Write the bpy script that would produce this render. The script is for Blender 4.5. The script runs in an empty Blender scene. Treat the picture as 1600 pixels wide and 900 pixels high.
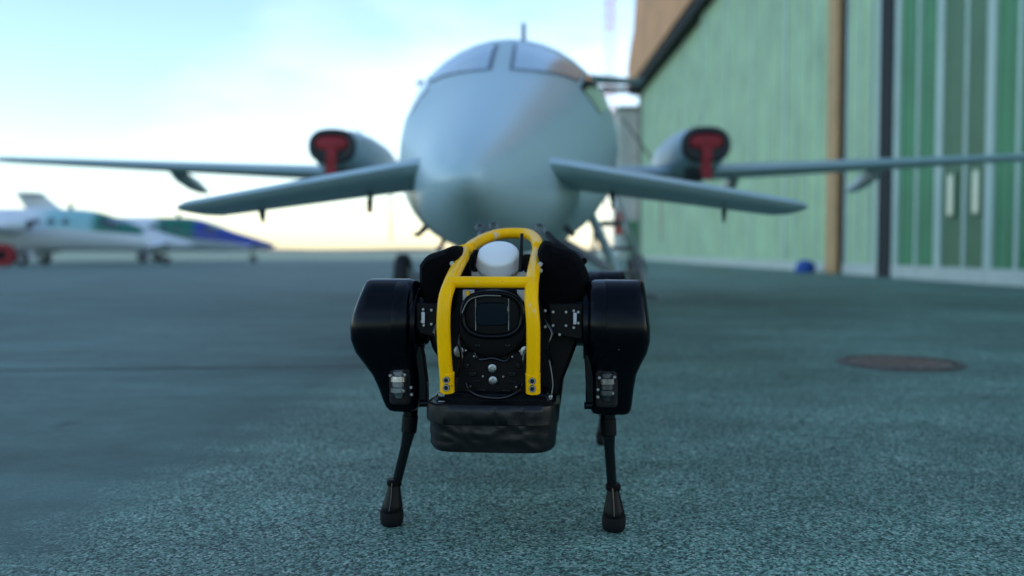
import bpy, bmesh, math, random
from mathutils import Vector, Matrix, Euler
from mathutils import noise as mnoise
R = math.radians
random.seed(7)
scene = bpy.context.scene
col = scene.collection

# ------------------------------------------------------------------ camera
CAM_H = 0.64
F = 1400.0                       # focal length in pixels of a 1600 px wide frame
PITCH = math.atan(58 / F)
cam_d = bpy.data.cameras.new('camera')
cam_d.sensor_width = 36.0
cam_d.lens = 36.0 * F / 1600.0
cam_d.clip_start = 0.05
cam_d.clip_end = 20000
cam_d.dof.use_dof = True
cam_d.dof.focus_distance = 1.93
cam_d.dof.aperture_fstop = 1.55
cam = bpy.data.objects.new('camera', cam_d)
cam.location = (0, 0, CAM_H)
cam.rotation_euler = (R(90) - PITCH, 0, 0)
col.objects.link(cam)
scene.camera = cam

# ------------------------------------------------------------------ sky and sun
SUN_EL, SUN_AZ = 17.0, 72.0       # azimuth from +Y towards +X: low behind the hangar, whose shade covers the apron
world = bpy.data.worlds.new('World')
scene.world = world
world.use_nodes = True
wn, wl = world.node_tree.nodes, world.node_tree.links
wn.clear()
w_out = wn.new('ShaderNodeOutputWorld')
w_bg = wn.new('ShaderNodeBackground')
w_sky = wn.new('ShaderNodeTexSky')
w_sky.sky_type = 'NISHITA'
w_sky.sun_disc = False
w_sky.sun_elevation = R(SUN_EL)
w_sky.sun_rotation = R(SUN_AZ)
w_sky.air_density = 1.0
w_sky.dust_density = 0.5
w_sky.ozone_density = 2.2
# thin high cloud veils over the whole sky
w_tc = wn.new('ShaderNodeTexCoord')
w_map = wn.new('ShaderNodeMapping'); w_map.inputs['Scale'].default_value = (1.0, 1.0, 3.2)
w_noise = wn.new('ShaderNodeTexNoise')
w_noise.inputs['Scale'].default_value = 1.3
w_noise.inputs['Detail'].default_value = 7
w_noise.inputs['Roughness'].default_value = 0.55
w_ramp = wn.new('ShaderNodeValToRGB')
w_ramp.color_ramp.elements[0].position = 0.52
w_ramp.color_ramp.elements[0].color = (0, 0, 0, 1)
w_ramp.color_ramp.elements[1].position = 0.74
w_ramp.color_ramp.elements[1].color = (0.22, 0.22, 0.22, 1)
w_cloud = wn.new('ShaderNodeMixRGB')
w_cloud.inputs['Color2'].default_value = (8.5, 9.0, 9.2, 1)
wl.new(w_tc.outputs['Generated'], w_map.inputs['Vector'])
wl.new(w_map.outputs['Vector'], w_noise.inputs['Vector'])
wl.new(w_noise.outputs['Fac'], w_ramp.inputs['Fac'])
wl.new(w_ramp.outputs['Color'], w_cloud.inputs['Fac'])
wl.new(w_sky.outputs['Color'], w_cloud.inputs['Color1'])
wl.new(w_cloud.outputs['Color'], w_bg.inputs['Color'])
w_bg.inputs['Strength'].default_value = 0.12
wl.new(w_bg.outputs['Background'], w_out.inputs['Surface'])

sun_d = bpy.data.lights.new('sun', 'SUN')
sun_d.energy = 2.2
sun_d.angle = R(0.5)
sun_d.color = (1.0, 0.86, 0.70)
sun = bpy.data.objects.new('sun', sun_d)
sdir = Vector((math.sin(R(SUN_AZ)) * math.cos(R(SUN_EL)), math.cos(R(SUN_AZ)) * math.cos(R(SUN_EL)), math.sin(R(SUN_EL))))
sun.rotation_euler = sdir.to_track_quat('Z', 'Y').to_euler()
sun.location = (0, 0, 40)
col.objects.link(sun)

vs = scene.view_settings
vs.view_transform = 'Standard'
vs.look = 'None'
vs.exposure = 1.62
vs.gamma = 1.0
vs.use_curve_mapping = False

# ------------------------------------------------------------------ helpers
def P(x, y, D):
    """point at distance D (along +Y) seen at pixel x, y of the 1600x900 frame"""
    a, b = (x - 800) / F, (450 - y) / F
    vy = math.cos(PITCH) + b * math.sin(PITCH)
    vz = -math.sin(PITCH) + b * math.cos(PITCH)
    t = D / vy
    return Vector((a * t, D, CAM_H + vz * t))

class MB:
    def __init__(s):
        s.v, s.f = [], []
    def add(s, vs_, fs_):
        o = len(s.v)
        s.v += [Vector(p) for p in vs_]
        s.f += [[i + o for i in f] for f in fs_]
        return s
    def loft(s, rings, cap0=True, cap1=True, closed=True):
        n = len(rings[0])
        vs_ = [p for r in rings for p in r]
        fs_ = []
        for i in range(len(rings) - 1):
            for j in range(n if closed else n - 1):
                k = (j + 1) % n
                fs_.append([i * n + j, i * n + k, (i + 1) * n + k, (i + 1) * n + j])
        if cap0: fs_.append(list(range(n))[::-1])
        if cap1: fs_.append([(len(rings) - 1) * n + j for j in range(n)])
        return s.add(vs_, fs_)
    def tube(s, path, r, n=12, caps=True):
        path = [Vector(p) for p in path]
        if not isinstance(r, (list, tuple)): r = [r] * len(path)
        rings = []
        prev = None
        for i, p in enumerate(path):
            a = path[max(i - 1, 0)]; b = path[min(i + 1, len(path) - 1)]
            t = (b - a).normalized()
            if prev is None:
                u = t.orthogonal().normalized()
            else:
                u = (prev - t * prev.dot(t)).normalized()
            prev = u
            w = t.cross(u)
            rings.append([p + (u * math.cos(2 * math.pi * k / n) + w * math.sin(2 * math.pi * k / n)) * r[i] for k in range(n)])
        return s.loft(rings, caps, caps)
    def lathe(s, prof, n=24, M=None, caps=True):
        M = M or Matrix()
        rings = [[M @ Vector((r * math.cos(2 * math.pi * k / n), r * math.sin(2 * math.pi * k / n), h)) for k in range(n)] for r, h in prof]
        return s.loft(rings, caps, caps)
    def box(s, c, d, M=None):
        c = Vector(c); M = M or Matrix()
        q = [M @ Vector((c.x + sx * d[0] / 2, c.y + sy * d[1] / 2, c.z + sz * d[2] / 2)) for sx in (-1, 1) for sy in (-1, 1) for sz in (-1, 1)]
        return s.add(q, [[0, 1, 3, 2], [4, 6, 7, 5], [0, 4, 5, 1], [2, 3, 7, 6], [0, 2, 6, 4], [1, 5, 7, 3]])
    def torus(s, c, R0, r, M=None, n=24, m=8):
        c = Vector(c); M = M or Matrix()
        vs_, fs_ = [], []
        for i in range(n):
            a = 2 * math.pi * i / n
            for j in range(m):
                b = 2 * math.pi * j / m
                vs_.append(c + M @ Vector(((R0 + r * math.cos(b)) * math.cos(a), (R0 + r * math.cos(b)) * math.sin(a), r * math.sin(b))))
        for i in range(n):
            for j in range(m):
                fs_.append([i * m + j, ((i + 1) % n) * m + j, ((i + 1) % n) * m + (j + 1) % m, i * m + (j + 1) % m])
        return s.add(vs_, fs_)
    def mesh(s, name, mat, smooth=38):
        me = bpy.data.meshes.new(name)
        me.from_pydata([tuple(p) for p in s.v], [], s.f)
        bm = bmesh.new(); bm.from_mesh(me)
        bmesh.ops.recalc_face_normals(bm, faces=bm.faces)
        bm.to_mesh(me); bm.free()
        if smooth:
            for p in me.polygons: p.use_smooth = True
            me.set_sharp_from_angle(angle=R(smooth))
        me.materials.append(mat)
        return me
    def build(s, name, mat, parent=None, smooth=38, bevel=0.0, seg=2):
        o = bpy.data.objects.new(name, s.mesh(name, mat, smooth))
        col.objects.link(o)
        if parent is not None: o.parent = parent
        if bevel:
            b = o.modifiers.new('bevel', 'BEVEL')
            b.width = bevel; b.segments = seg; b.limit_method = 'ANGLE'; b.angle_limit = R(40)
        return o

def share(me, name, parent, loc=(0, 0, 0), rot=(0, 0, 0), scale=(1, 1, 1)):
    o = bpy.data.objects.new(name, me)
    col.objects.link(o)
    o.parent = parent; o.location = loc; o.rotation_euler = rot; o.scale = scale
    return o

def tag(o, label, cat, group=None):
    o['label'] = label; o['category'] = cat
    if group: o['group'] = group
    return o

def thing(name, label, cat, loc=(0, 0, 0), rz=0.0, group=None):
    o = bpy.data.objects.new(name, None)
    col.objects.link(o)
    o.location = loc; o.rotation_euler = (0, 0, rz)
    o.empty_display_size = 0.2
    return tag(o, label, cat, group)

def smooth_path(pts, k=6):
    """Catmull-Rom through the points"""
    pts = [Vector(p) for p in pts]
    out = []
    for i in range(len(pts) - 1):
        p0 = pts[max(i - 1, 0)]; p1 = pts[i]; p2 = pts[i + 1]; p3 = pts[min(i + 2, len(pts) - 1)]
        for j in range(k):
            t = j / k
            out.append(0.5 * ((2 * p1) + (p2 - p0) * t + (2 * p0 - 5 * p1 + 4 * p2 - p3) * t * t + (3 * p1 - p0 - 3 * p2 + p3) * t ** 3))
    out.append(pts[-1])
    return out

# ------------------------------------------------------------------ materials
def mat(name, rgb, rough=0.5, metal=0.0, spec=0.5, coat=0.0, noise=0.0, nscale=20.0, bump=0.0, bscale=200.0, rnoise=0.0, coat_rough=0.05):
    m = bpy.data.materials.new(name); m.use_nodes = True
    N, L = m.node_tree.nodes, m.node_tree.links
    b = N['Principled BSDF']
    b.inputs['Base Color'].default_value = (*rgb, 1)
    b.inputs['Roughness'].default_value = rough
    b.inputs['Metallic'].default_value = metal
    b.inputs['Specular IOR Level'].default_value = spec
    b.inputs['Coat Weight'].default_value = coat
    b.inputs['Coat Roughness'].default_value = coat_rough
    tc = N.new('ShaderNodeTexCoord')
    if noise or rnoise:
        t = N.new('ShaderNodeTexNoise'); t.inputs['Scale'].default_value = nscale
        t.inputs['Detail'].default_value = 6; t.inputs['Roughness'].default_value = 0.62
        L.new(tc.outputs['Object'], t.inputs['Vector'])
        if noise:
            hsv = N.new('ShaderNodeMixRGB'); hsv.blend_type = 'MULTIPLY'; hsv.inputs['Fac'].default_value = 1
            mr = N.new('ShaderNodeMapRange')
            mr.inputs['From Min'].default_value = 0.3; mr.inputs['From Max'].default_value = 0.7
            mr.inputs['To Min'].default_value = 1 - noise; mr.inputs['To Max'].default_value = 1 + noise
            L.new(t.outputs['Fac'], mr.inputs['Value'])
            hsv.inputs['Color1'].default_value = (*rgb, 1)
            L.new(mr.outputs['Result'], hsv.inputs['Color2'])
            L.new(hsv.outputs['Color'], b.inputs['Base Color'])
        if rnoise:
            mr2 = N.new('ShaderNodeMapRange')
            mr2.inputs['From Min'].default_value = 0.3; mr2.inputs['From Max'].default_value = 0.7
            mr2.inputs['To Min'].default_value = max(rough - rnoise, 0.02); mr2.inputs['To Max'].default_value = rough + rnoise
            L.new(t.outputs['Fac'], mr2.inputs['Value'])
            L.new(mr2.outputs['Result'], b.inputs['Roughness'])
    if bump:
        t2 = N.new('ShaderNodeTexNoise'); t2.inputs['Scale'].default_value = bscale; t2.inputs['Detail'].default_value = 4
        L.new(tc.outputs['Object'], t2.inputs['Vector'])
        bp = N.new('ShaderNodeBump'); bp.inputs['Strength'].default_value = bump; bp.inputs['Distance'].default_value = 0.01
        L.new(t2.outputs['Fac'], bp.inputs['Height'])
        L.new(bp.outputs['Normal'], b.inputs['Normal'])
    return m

M = {}
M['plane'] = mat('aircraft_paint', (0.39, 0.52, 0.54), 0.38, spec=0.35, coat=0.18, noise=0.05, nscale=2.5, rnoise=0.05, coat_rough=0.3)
M['plane_dark'] = mat('aircraft_dark_trim', (0.04, 0.045, 0.05), 0.5)
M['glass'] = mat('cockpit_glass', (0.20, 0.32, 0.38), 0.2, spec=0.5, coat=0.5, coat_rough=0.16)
M['sideglass'] = mat('cockpit_side_glass', (0.02, 0.025, 0.03), 0.04, spec=1.0, coat=1.0)
M['winframe'] = mat('window_frame', (0.065, 0.10, 0.13), 0.4)
M['tyre'] = mat('tyre_rubber', (0.012, 0.012, 0.013), 0.75, noise=0.2)
M['steel'] = mat('bare_steel', (0.30, 0.31, 0.31), 0.34, metal=1.0, rnoise=0.08, nscale=60)
M['shackle'] = mat('galvanised_shackle', (0.10, 0.11, 0.125), 0.35, metal=0.9)
M['strut'] = mat('gear_strut_paint', (0.32, 0.33, 0.34), 0.4)
M['red'] = mat('red_cover_fabric', (0.30, 0.010, 0.016), 0.65, noise=0.15, nscale=30)
M['orange'] = mat('orange_tag_fabric', (0.80, 0.12, 0.05), 0.6)
M['lip'] = mat('intake_lip_black', (0.012, 0.012, 0.014), 0.45)
M['blade'] = mat('propeller_blade', (0.05, 0.04, 0.04), 0.4)
M['step'] = mat('airstair_tread', (0.10, 0.10, 0.10), 0.7)
M['yellow'] = None
M['plastic'] = mat('black_gloss_plastic', (0.0003, 0.0012, 0.0026), 0.22, spec=0.15, rnoise=0.05, nscale=50)
M['matte'] = mat('black_matte_plastic', (0.0018, 0.0018, 0.0022), 0.5, spec=0.14)
M['fabric'] = mat('black_cover_fabric', (0.0022, 0.0022, 0.0028), 0.9, spec=0.06, bump=0.5, bscale=35)
M['tape'] = mat('black_tape', (0.0012, 0.0018, 0.0026), 0.32, spec=0.34, bump=0.2, bscale=16, rnoise=0.06, nscale=12)
M['carbon'] = mat('black_anodised_tube', (0.001, 0.001, 0.0015), 0.14, spec=0.4)
M['rubber'] = mat('foot_rubber', (0.003, 0.003, 0.004), 0.7, spec=0.2)
M['footshell'] = mat('black_foot_shell', (0.001, 0.0015, 0.002), 0.4, spec=0.16)
M['dome'] = mat('white_antenna_plastic', (0.80, 0.79, 0.74), 0.35)
M['grey'] = mat('grey_aluminium', (0.42, 0.43, 0.46), 0.4, metal=0.6)
M['fitting'] = mat('hydraulic_fitting', (0.30, 0.31, 0.32), 0.25, metal=0.9, noise=0.3, nscale=120)
M['lens'] = mat('sensor_window', (0.0008, 0.004, 0.009), 0.10, spec=0.30, coat=0.0)
M['purple'] = mat('violet_glint', (0.06, 0.05, 0.30), 0.4)
M['hole'] = mat('socket_black', (0.004, 0.004, 0.004), 0.9)
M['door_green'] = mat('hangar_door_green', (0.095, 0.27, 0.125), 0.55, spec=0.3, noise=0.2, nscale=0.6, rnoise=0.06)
M['door_green_sheen'] = mat('hangar_door_green_sheen', (0.44, 0.60, 0.34), 0.55, spec=0.3, noise=0.2, nscale=0.5, rnoise=0.06)  # door green made paler, with the far leaves' glancing sheen in the colour
M['door_olive'] = mat('hangar_wicket_green', (0.10, 0.20, 0.10), 0.5, spec=0.4, noise=0.12, nscale=0.8)
M['mullion'] = mat('hangar_door_pale_frame', (0.46, 0.58, 0.50), 0.5, noise=0.08, nscale=1.0)
M['rail'] = mat('hangar_door_rail', (0.52, 0.56, 0.50), 0.55, noise=0.12, nscale=1.5)
M['win_pale'] = mat('wicket_window_pane', (0.55, 0.60, 0.45), 0.15, spec=0.8)
M['brown'] = mat('brown_fascia', (0.74, 0.33, 0.13), 0.7, noise=0.18, nscale=0.4)
M['post'] = mat('brown_post', (0.56, 0.32, 0.135), 0.65, noise=0.15, nscale=1.2)
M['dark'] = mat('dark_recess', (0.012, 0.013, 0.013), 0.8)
M['concrete'] = mat('annex_concrete', (0.58, 0.59, 0.53), 0.8, noise=0.12, nscale=0.8)
M['greysteel'] = mat('grey_steel', (0.20, 0.21, 0.20), 0.6)
M['blue'] = mat('blue_plastic_sheet', (0.01, 0.08, 0.38), 0.45, noise=0.15, nscale=8)
M['mastred'] = mat('mast_red', (0.75, 0.07, 0.05), 0.6)
M['mastwhite'] = mat('mast_white', (0.85, 0.84, 0.82), 0.6)
M['rust'] = mat('rusty_iron', (0.20, 0.145, 0.112), 0.6, metal=0.1, noise=0.5, nscale=9, bump=0.4, bscale=60)
M['iron'] = mat('dark_cast_iron', (0.085, 0.070, 0.058), 0.55, noise=0.3, nscale=12)
M['land'] = mat('far_land', (0.20, 0.15, 0.11), 0.9, noise=0.2, nscale=0.02)
M['seam'] = mat('tar_seam', (0.010, 0.013, 0.014), 0.6, noise=0.3)

def asphalt():
    m = bpy.data.materials.new('apron_asphalt'); m.use_nodes = True
    N, L = m.node_tree.nodes, m.node_tree.links
    b = N['Principled BSDF']
    geo = N.new('ShaderNodeNewGeometry')
    def noise(scale, detail=4, rough=0.6, vec=None):
        t = N.new('ShaderNodeTexNoise'); t.inputs['Scale'].default_value = scale
        t.inputs['Detail'].default_value = detail; t.inputs['Roughness'].default_value = rough
        L.new(vec or geo.outputs['Position'], t.inputs['Vector']); return t
    def math_(op, a, c, clamp=False):
        n = N.new('ShaderNodeMath'); n.operation = op; n.use_clamp = clamp
        for i, q in enumerate((a, c)):
            if isinstance(q, (int, float)): n.inputs[i].default_value = q
            else: L.new(q, n.inputs[i])
        return n.outputs[0]
    def mapr(v, a, c, d, e):
        n = N.new('ShaderNodeMapRange'); n.inputs['From Min'].default_value = a; n.inputs['From Max'].default_value = c
        n.inputs['To Min'].default_value = d; n.inputs['To Max'].default_value = e
        L.new(v, n.inputs['Value']); return n.outputs['Result']
    def mix(f, c1, c2, mode='MIX'):
        n = N.new('ShaderNodeMixRGB'); n.blend_type = mode
        if isinstance(f, (int, float)): n.inputs['Fac'].default_value = f
        else: L.new(f, n.inputs['Fac'])
        for k, c in (('Color1', c1), ('Color2', c2)):
            if isinstance(c, tuple): n.inputs[k].default_value = (*c, 1)
            else: L.new(c, n.inputs[k])
        return n.outputs['Color']
    sep = N.new('ShaderNodeSeparateXYZ'); L.new(geo.outputs['Position'], sep.inputs[0])
    # aggregate stones
    vor = N.new('ShaderNodeTexVoronoi'); vor.inputs['Scale'].default_value = 178
    L.new(geo.outputs['Position'], vor.inputs['Vector'])
    hsv = N.new('ShaderNodeSeparateColor'); L.new(vor.outputs['Color'], hsv.inputs[0])
    fine = noise(420, 3, 0.7)
    big = noise(0.55, 5, 0.6)
    mid = noise(6.0, 5, 0.65)
    far = noise(0.06, 4, 0.6)
    # smoother, tar-rich lane to the left of a longitudinal joint
    e = math_('MULTIPLY', sep.outputs['Y'], 0.085)
    e = math_('SUBTRACT', sep.outputs['X'], e)
    e = math_('ADD', e, 1.14)
    e = math_('ADD', e, math_('MULTIPLY', math_('SUBTRACT', mid.outputs['Fac'], 0.5), 0.55))
    rough_lane = mapr(e, -0.18, 0.16, 0.10, 1.0)
    stone = mix(mapr(hsv.outputs[0], 0.15, 0.95, 0.0, 1.0), (0.012, 0.036, 0.029), (0.215, 0.385, 0.290))
    stone = mix(mapr(hsv.outputs[1], 0.86, 0.93, 0.0, 0.85), stone, (0.46, 0.55, 0.46))
    vor2 = N.new('ShaderNodeTexVoronoi'); vor2.inputs['Scale'].default_value = 78
    L.new(geo.outputs['Position'], vor2.inputs['Vector'])
    v2 = N.new('ShaderNodeSeparateColor'); L.new(vor2.outputs['Color'], v2.inputs[0])
    chipm = math_('MULTIPLY', mapr(v2.outputs[0], 0.80, 0.84, 0.0, 1.0), mapr(vor2.outputs['Distance'], 0.30, 0.42, 0.8, 0.0))
    stone = mix(chipm, stone, mix(v2.outputs[1], (0.03, 0.055, 0.055), (0.30, 0.36, 0.33)))
    smooth_c = mix(mapr(fine.outputs['Fac'], 0.35, 0.65, 0.0, 1.0), (0.056, 0.112, 0.094), (0.098, 0.166, 0.138))
    base = mix(rough_lane, smooth_c, stone)
    # worn pale streaks, darker blotches and oil spots
    mp = N.new('ShaderNodeMapping'); mp.inputs['Scale'].default_value = (0.45, 1.5, 1.0); L.new(geo.outputs['Position'], mp.inputs['Vector'])
    streak = noise(1.1, 6, 0.62, mp.outputs['Vector'])
    spots = noise(2.6, 4, 0.55)
    base = mix(1.0, base, mapr_c(N, L, big.outputs['Fac'], 0.3, 0.7, 0.76, 1.20), 'MULTIPLY')
    base = mix(1.0, base, mapr_c(N, L, mid.outputs['Fac'], 0.3, 0.7, 0.84, 1.14), 'MULTIPLY')
    base = mix(1.0, base, mapr_c(N, L, far.outputs['Fac'], 0.3, 0.7, 0.85, 1.15), 'MULTIPLY')
    base = mix(1.0, base, mapr_c(N, L, streak.outputs['Fac'], 0.42, 0.70, 0.90, 1.45), 'MULTIPLY')
    base = mix(mapr(spots.outputs['Fac'], 0.66, 0.74, 0.0, 0.55), base, (0.012, 0.022, 0.024))
    L.new(base, b.inputs['Base Color'])
    b.inputs['Roughness'].default_value = 0.72
    b.inputs['Specular IOR Level'].default_value = 0.4
    h = math_('MULTIPLY', math_('SUBTRACT', 1.0, mapr(vor.outputs['Distance'], 0.0, 0.8, 0.0, 1.0)), rough_lane)
    h = math_('ADD', h, math_('MULTIPLY', fine.outputs['Fac'], 0.5))
    bp = N.new('ShaderNodeBump'); bp.inputs['Strength'].default_value = 0.65; bp.inputs['Distance'].default_value = 0.004
    L.new(h, bp.inputs['Height']); L.new(bp.outputs['Normal'], b.inputs['Normal'])
    return m
def mapr_c(N, L, v, a, c, d, e):
    n = N.new('ShaderNodeMapRange'); n.inputs['From Min'].default_value = a; n.inputs['From Max'].default_value = c
    n.inputs['To Min'].default_value = d; n.inputs['To Max'].default_value = e
    L.new(v, n.inputs['Value']); return n.outputs['Result']
M['asphalt'] = asphalt()
def yellow():
    m = bpy.data.materials.new('yellow_powder_coat'); m.use_nodes = True
    N, L = m.node_tree.nodes, m.node_tree.links
    b = N['Principled BSDF']; b.inputs['Roughness'].default_value = 0.3; b.inputs['Specular IOR Level'].default_value = 0.12
    tc = N.new('ShaderNodeTexCoord')
    def noise(sc, sx=(1, 1, 1), d=5):
        mp = N.new('ShaderNodeMapping'); mp.inputs['Scale'].default_value = sx; L.new(tc.outputs['Object'], mp.inputs['Vector'])
        t = N.new('ShaderNodeTexNoise'); t.inputs['Scale'].default_value = sc; t.inputs['Detail'].default_value = d
        L.new(mp.outputs['Vector'], t.inputs['Vector']); return t.outputs['Fac']
    worn = mapr_c(N, L, noise(24, (1, 1, .45)), .69, .73, 0, .7)
    chip = mapr_c(N, L, noise(90, (1, 1, .8), 2), .73, .75, 0, .8)
    soft = mapr_c(N, L, noise(12), .3, .7, .93, 1.05)
    def mix(f, c1, c2, mode='MIX'):
        n = N.new('ShaderNodeMixRGB'); n.blend_type = mode
        if isinstance(f, (int, float)): n.inputs['Fac'].default_value = f
        else: L.new(f, n.inputs['Fac'])
        for k, c in (('Color1', c1), ('Color2', c2)):
            if isinstance(c, tuple): n.inputs[k].default_value = (*c, 1)
            else: L.new(c, n.inputs[k])
        return n.outputs['Color']
    c = mix(worn, (1.0, 0.49, 0.0), (0.52, 0.55, 0.50))
    c = mix(chip, c, (0.10, 0.09, 0.07))
    c = mix(1.0, c, soft, 'MULTIPLY')
    L.new(c, b.inputs['Base Color'])
    return m
M['yellow'] = yellow()

def livery(name, stops_top, belly, zsplit, slope):
    """aircraft paint: colour bands along the fuselage (object y), with a pale belly below a sloping line"""
    m = bpy.data.materials.new(name); m.use_nodes = True
    N, L = m.node_tree.nodes, m.node_tree.links
    b = N['Principled BSDF']; b.inputs['Roughness'].default_value = 0.3; b.inputs['Coat Weight'].default_value = 0.4
    tc = N.new('ShaderNodeTexCoord'); sep = N.new('ShaderNodeSeparateXYZ'); L.new(tc.outputs['Object'], sep.inputs[0])
    d = N.new('ShaderNodeMath'); d.operation = 'DIVIDE'; d.inputs[1].default_value = 15.0; L.new(sep.outputs['Y'], d.inputs[0])
    rp = N.new('ShaderNodeValToRGB'); L.new(d.outputs[0], rp.inputs['Fac'])
    el = rp.color_ramp.elements
    while len(el) > 1: el.remove(el[-1])
    for i, (s, c) in enumerate(stops_top):
        q = el[0] if i == 0 else el.new(s / 15.0)
        q.position = s / 15.0; q.color = (*c, 1)
    rp.color_ramp.interpolation = 'LINEAR'
    ml = N.new('ShaderNodeMath'); ml.operation = 'MULTIPLY_ADD'; L.new(sep.outputs['Y'], ml.inputs[0]); ml.inputs[1].default_value = -slope; L.new(sep.outputs['Z'], ml.inputs[2])
    g = N.new('ShaderNodeMapRange'); L.new(ml.outputs[0], g.inputs['Value']); g.inputs['From Min'].default_value = zsplit - 0.02; g.inputs['From Max'].default_value = zsplit + 0.02
    mx = N.new('ShaderNodeMixRGB'); L.new(g.outputs['Result'], mx.inputs['Fac']); mx.inputs['Color1'].default_value = (*belly, 1); L.new(rp.outputs['Color'], mx.inputs['Color2'])
    L.new(mx.outputs['Color'], b.inputs['Base Color'])
    return m
WHT, BLU, GRN, TEAL = (0.72, 0.76, 0.80), (0.015, 0.045, 0.33), (0.0, 0.16, 0.10), (0.28, 0.55, 0.57)
M['livery_green'] = livery('green_livery', [(0.0, WHT), (2.0, WHT), (2.3, GRN), (4.0, GRN), (4.4, TEAL), (6.0, TEAL), (6.8, WHT), (9.5, WHT), (10.2, GRN), (12, TEAL)], WHT, 1.22, 0.07)
M['livery_blue'] = livery('blue_livery', [(0.0, BLU), (4.2, BLU), (4.6, GRN), (6.2, GRN), (6.8, WHT), (15, WHT)], WHT, 0.80, 0.12)

# ------------------------------------------------------------------ ground
def sheet(name, pts, z, m, kind='structure'):
    o = MB().add([(x, y, z) for x, y in pts], [list(range(len(pts)))]).build(name, m, smooth=0)
    o['kind'] = kind
    return o
sheet('apron', [(-4000, -300), (4000, -300), (4000, 6000), (-4000, 6000)], 0.0, M['asphalt'])
# transverse joint sealed with tar
def joint(name, x0, y0, x1, y1, w, n):
    mb = MB(); a, b_ = [], []
    for i in range(n + 1):
        t = i / n; x = x0 + (x1 - x0) * t; y = y0 + (y1 - y0) * t + random.uniform(-.02, .02)
        h = w * random.uniform(.35, 1.2)
        a.append((x, y - h, .004)); b_.append((x, y + h, .004))
    mb.loft([a, b_], False, False, closed=False)
    o = mb.build(name, M['seam'], smooth=0); o['kind'] = 'structure'
joint('pavement_joint', -7.0, 4.45, -0.3, 5.0, 0.022, 60)
# far low shore
mb = MB()
ring0, ring1, ring2, ring3 = [], [], [], []
for i in range(121):
    x = -3900 + 65 * i
    hgt = 5.0 + 2.2 * math.sin(i * 0.7) + 2 * random.random()
    ring0.append((x, 2400, -1)); ring1.append((x, 2420, hgt)); ring2.append((x, 2600, hgt + 1)); ring3.append((x, 2640, -1))
mb.loft([ring0, ring1, ring2, ring3], False, False, closed=False)
o = mb.build('terrain', M['land'], smooth=0); o['kind'] = 'structure'

# ------------------------------------------------------------------ aircraft
ST = [  # s, half width, z top, z bottom, z of the widest point
    (0.00, .015, .945, .915, .930), (0.03, .055, .985, .880, .930), (0.10, .100, 1.025, .840, .928), (0.30, .180, 1.110, .775, .930),
    (0.60, .262, 1.215, .720, .935), (1.00, .345, 1.345, .675, .955), (1.50, .440, 1.505, .645, .995), (2.00, .540, 1.665, .625, 1.05),
    (2.60, .665, 1.860, .612, 1.14), (3.10, .765, 2.075, .610, 1.25), (3.60, .850, 2.265, .610, 1.37), (4.20, .925, 2.440, .612, 1.49),
    (4.80, .962, 2.535, .618, 1.56), (5.50, .975, 2.565, .620, 1.59), (7.50, .975, 2.565, .620, 1.59), (9.00, .940, 2.55, .68, 1.61),
    (10.5, .780, 2.50, .95, 1.70), (12.0, .520, 2.40, 1.32, 1.85), (13.3, .280, 2.30, 1.68, 2.0), (14.2, .06, 2.20, 2.02, 2.11)]
def st(s):
    for a, b_ in zip(ST, ST[1:]):
        if s <= b_[0]:
            i = ST.index(a)
            p0 = ST[max(i - 1, 0)]; p3 = ST[min(i + 2, len(ST) - 1)]
            t = (s - a[0]) / (b_[0] - a[0])
            out = []
            for k in range(1, 5):
                h = b_[0] - a[0]
                m0 = (b_[k] - p0[k]) / (b_[0] - p0[0]) * h
                m1 = (p3[k] - a[k]) / (p3[0] - a[0]) * h
                out.append((2*t**3-3*t*t+1)*a[k] + (t**3-2*t*t+t)*m0 + (-2*t**3+3*t*t)*b_[k] + (t**3-t*t)*m1)
            return out
    return list(ST[-1][1:])
def fus(s, th, off=0.0):
    """fuselage surface, th measured from the top (radians), positive to +x"""
    w, zt, zb, zc = st(s)
    hh = (zt - zc) if math.cos(th) >= 0 else (zc - zb)
    n = Vector((math.sin(th) / w, 0, math.cos(th) / max(hh, 1e-3)))
    n.normalize()
    return Vector((w * math.sin(th), s, zc + hh * math.cos(th))) + n * off

def airfoil(chord, thick, n=9):
    up, lo = [], []
    for i in range(n):
        x = (1 - math.cos(math.pi * i / (n - 1))) / 2
        t = 5 * thick * (0.2969 * math.sqrt(x) - 0.126 * x - 0.3516 * x * x + 0.2843 * x ** 3 - 0.1036 * x ** 4)
        up.append((x * chord, (t + 0.012 * math.sin(math.pi * x)) * chord)); lo.append((x * chord, (-t * 0.9 + 0.012 * math.sin(math.pi * x)) * chord))
    return up + lo[-2:0:-1]
def lifting(mb, stations, inc=0.0):
    """stations: (x, y_leading_edge, z, chord, thickness); inc = incidence, trailing edge down"""
    rings = [[Vector((x, y + a, z + b_ - a * inc)) for a, b_ in airfoil(c, t)] for x, y, z, c, t in stations]
    return mb.loft(rings)

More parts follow.
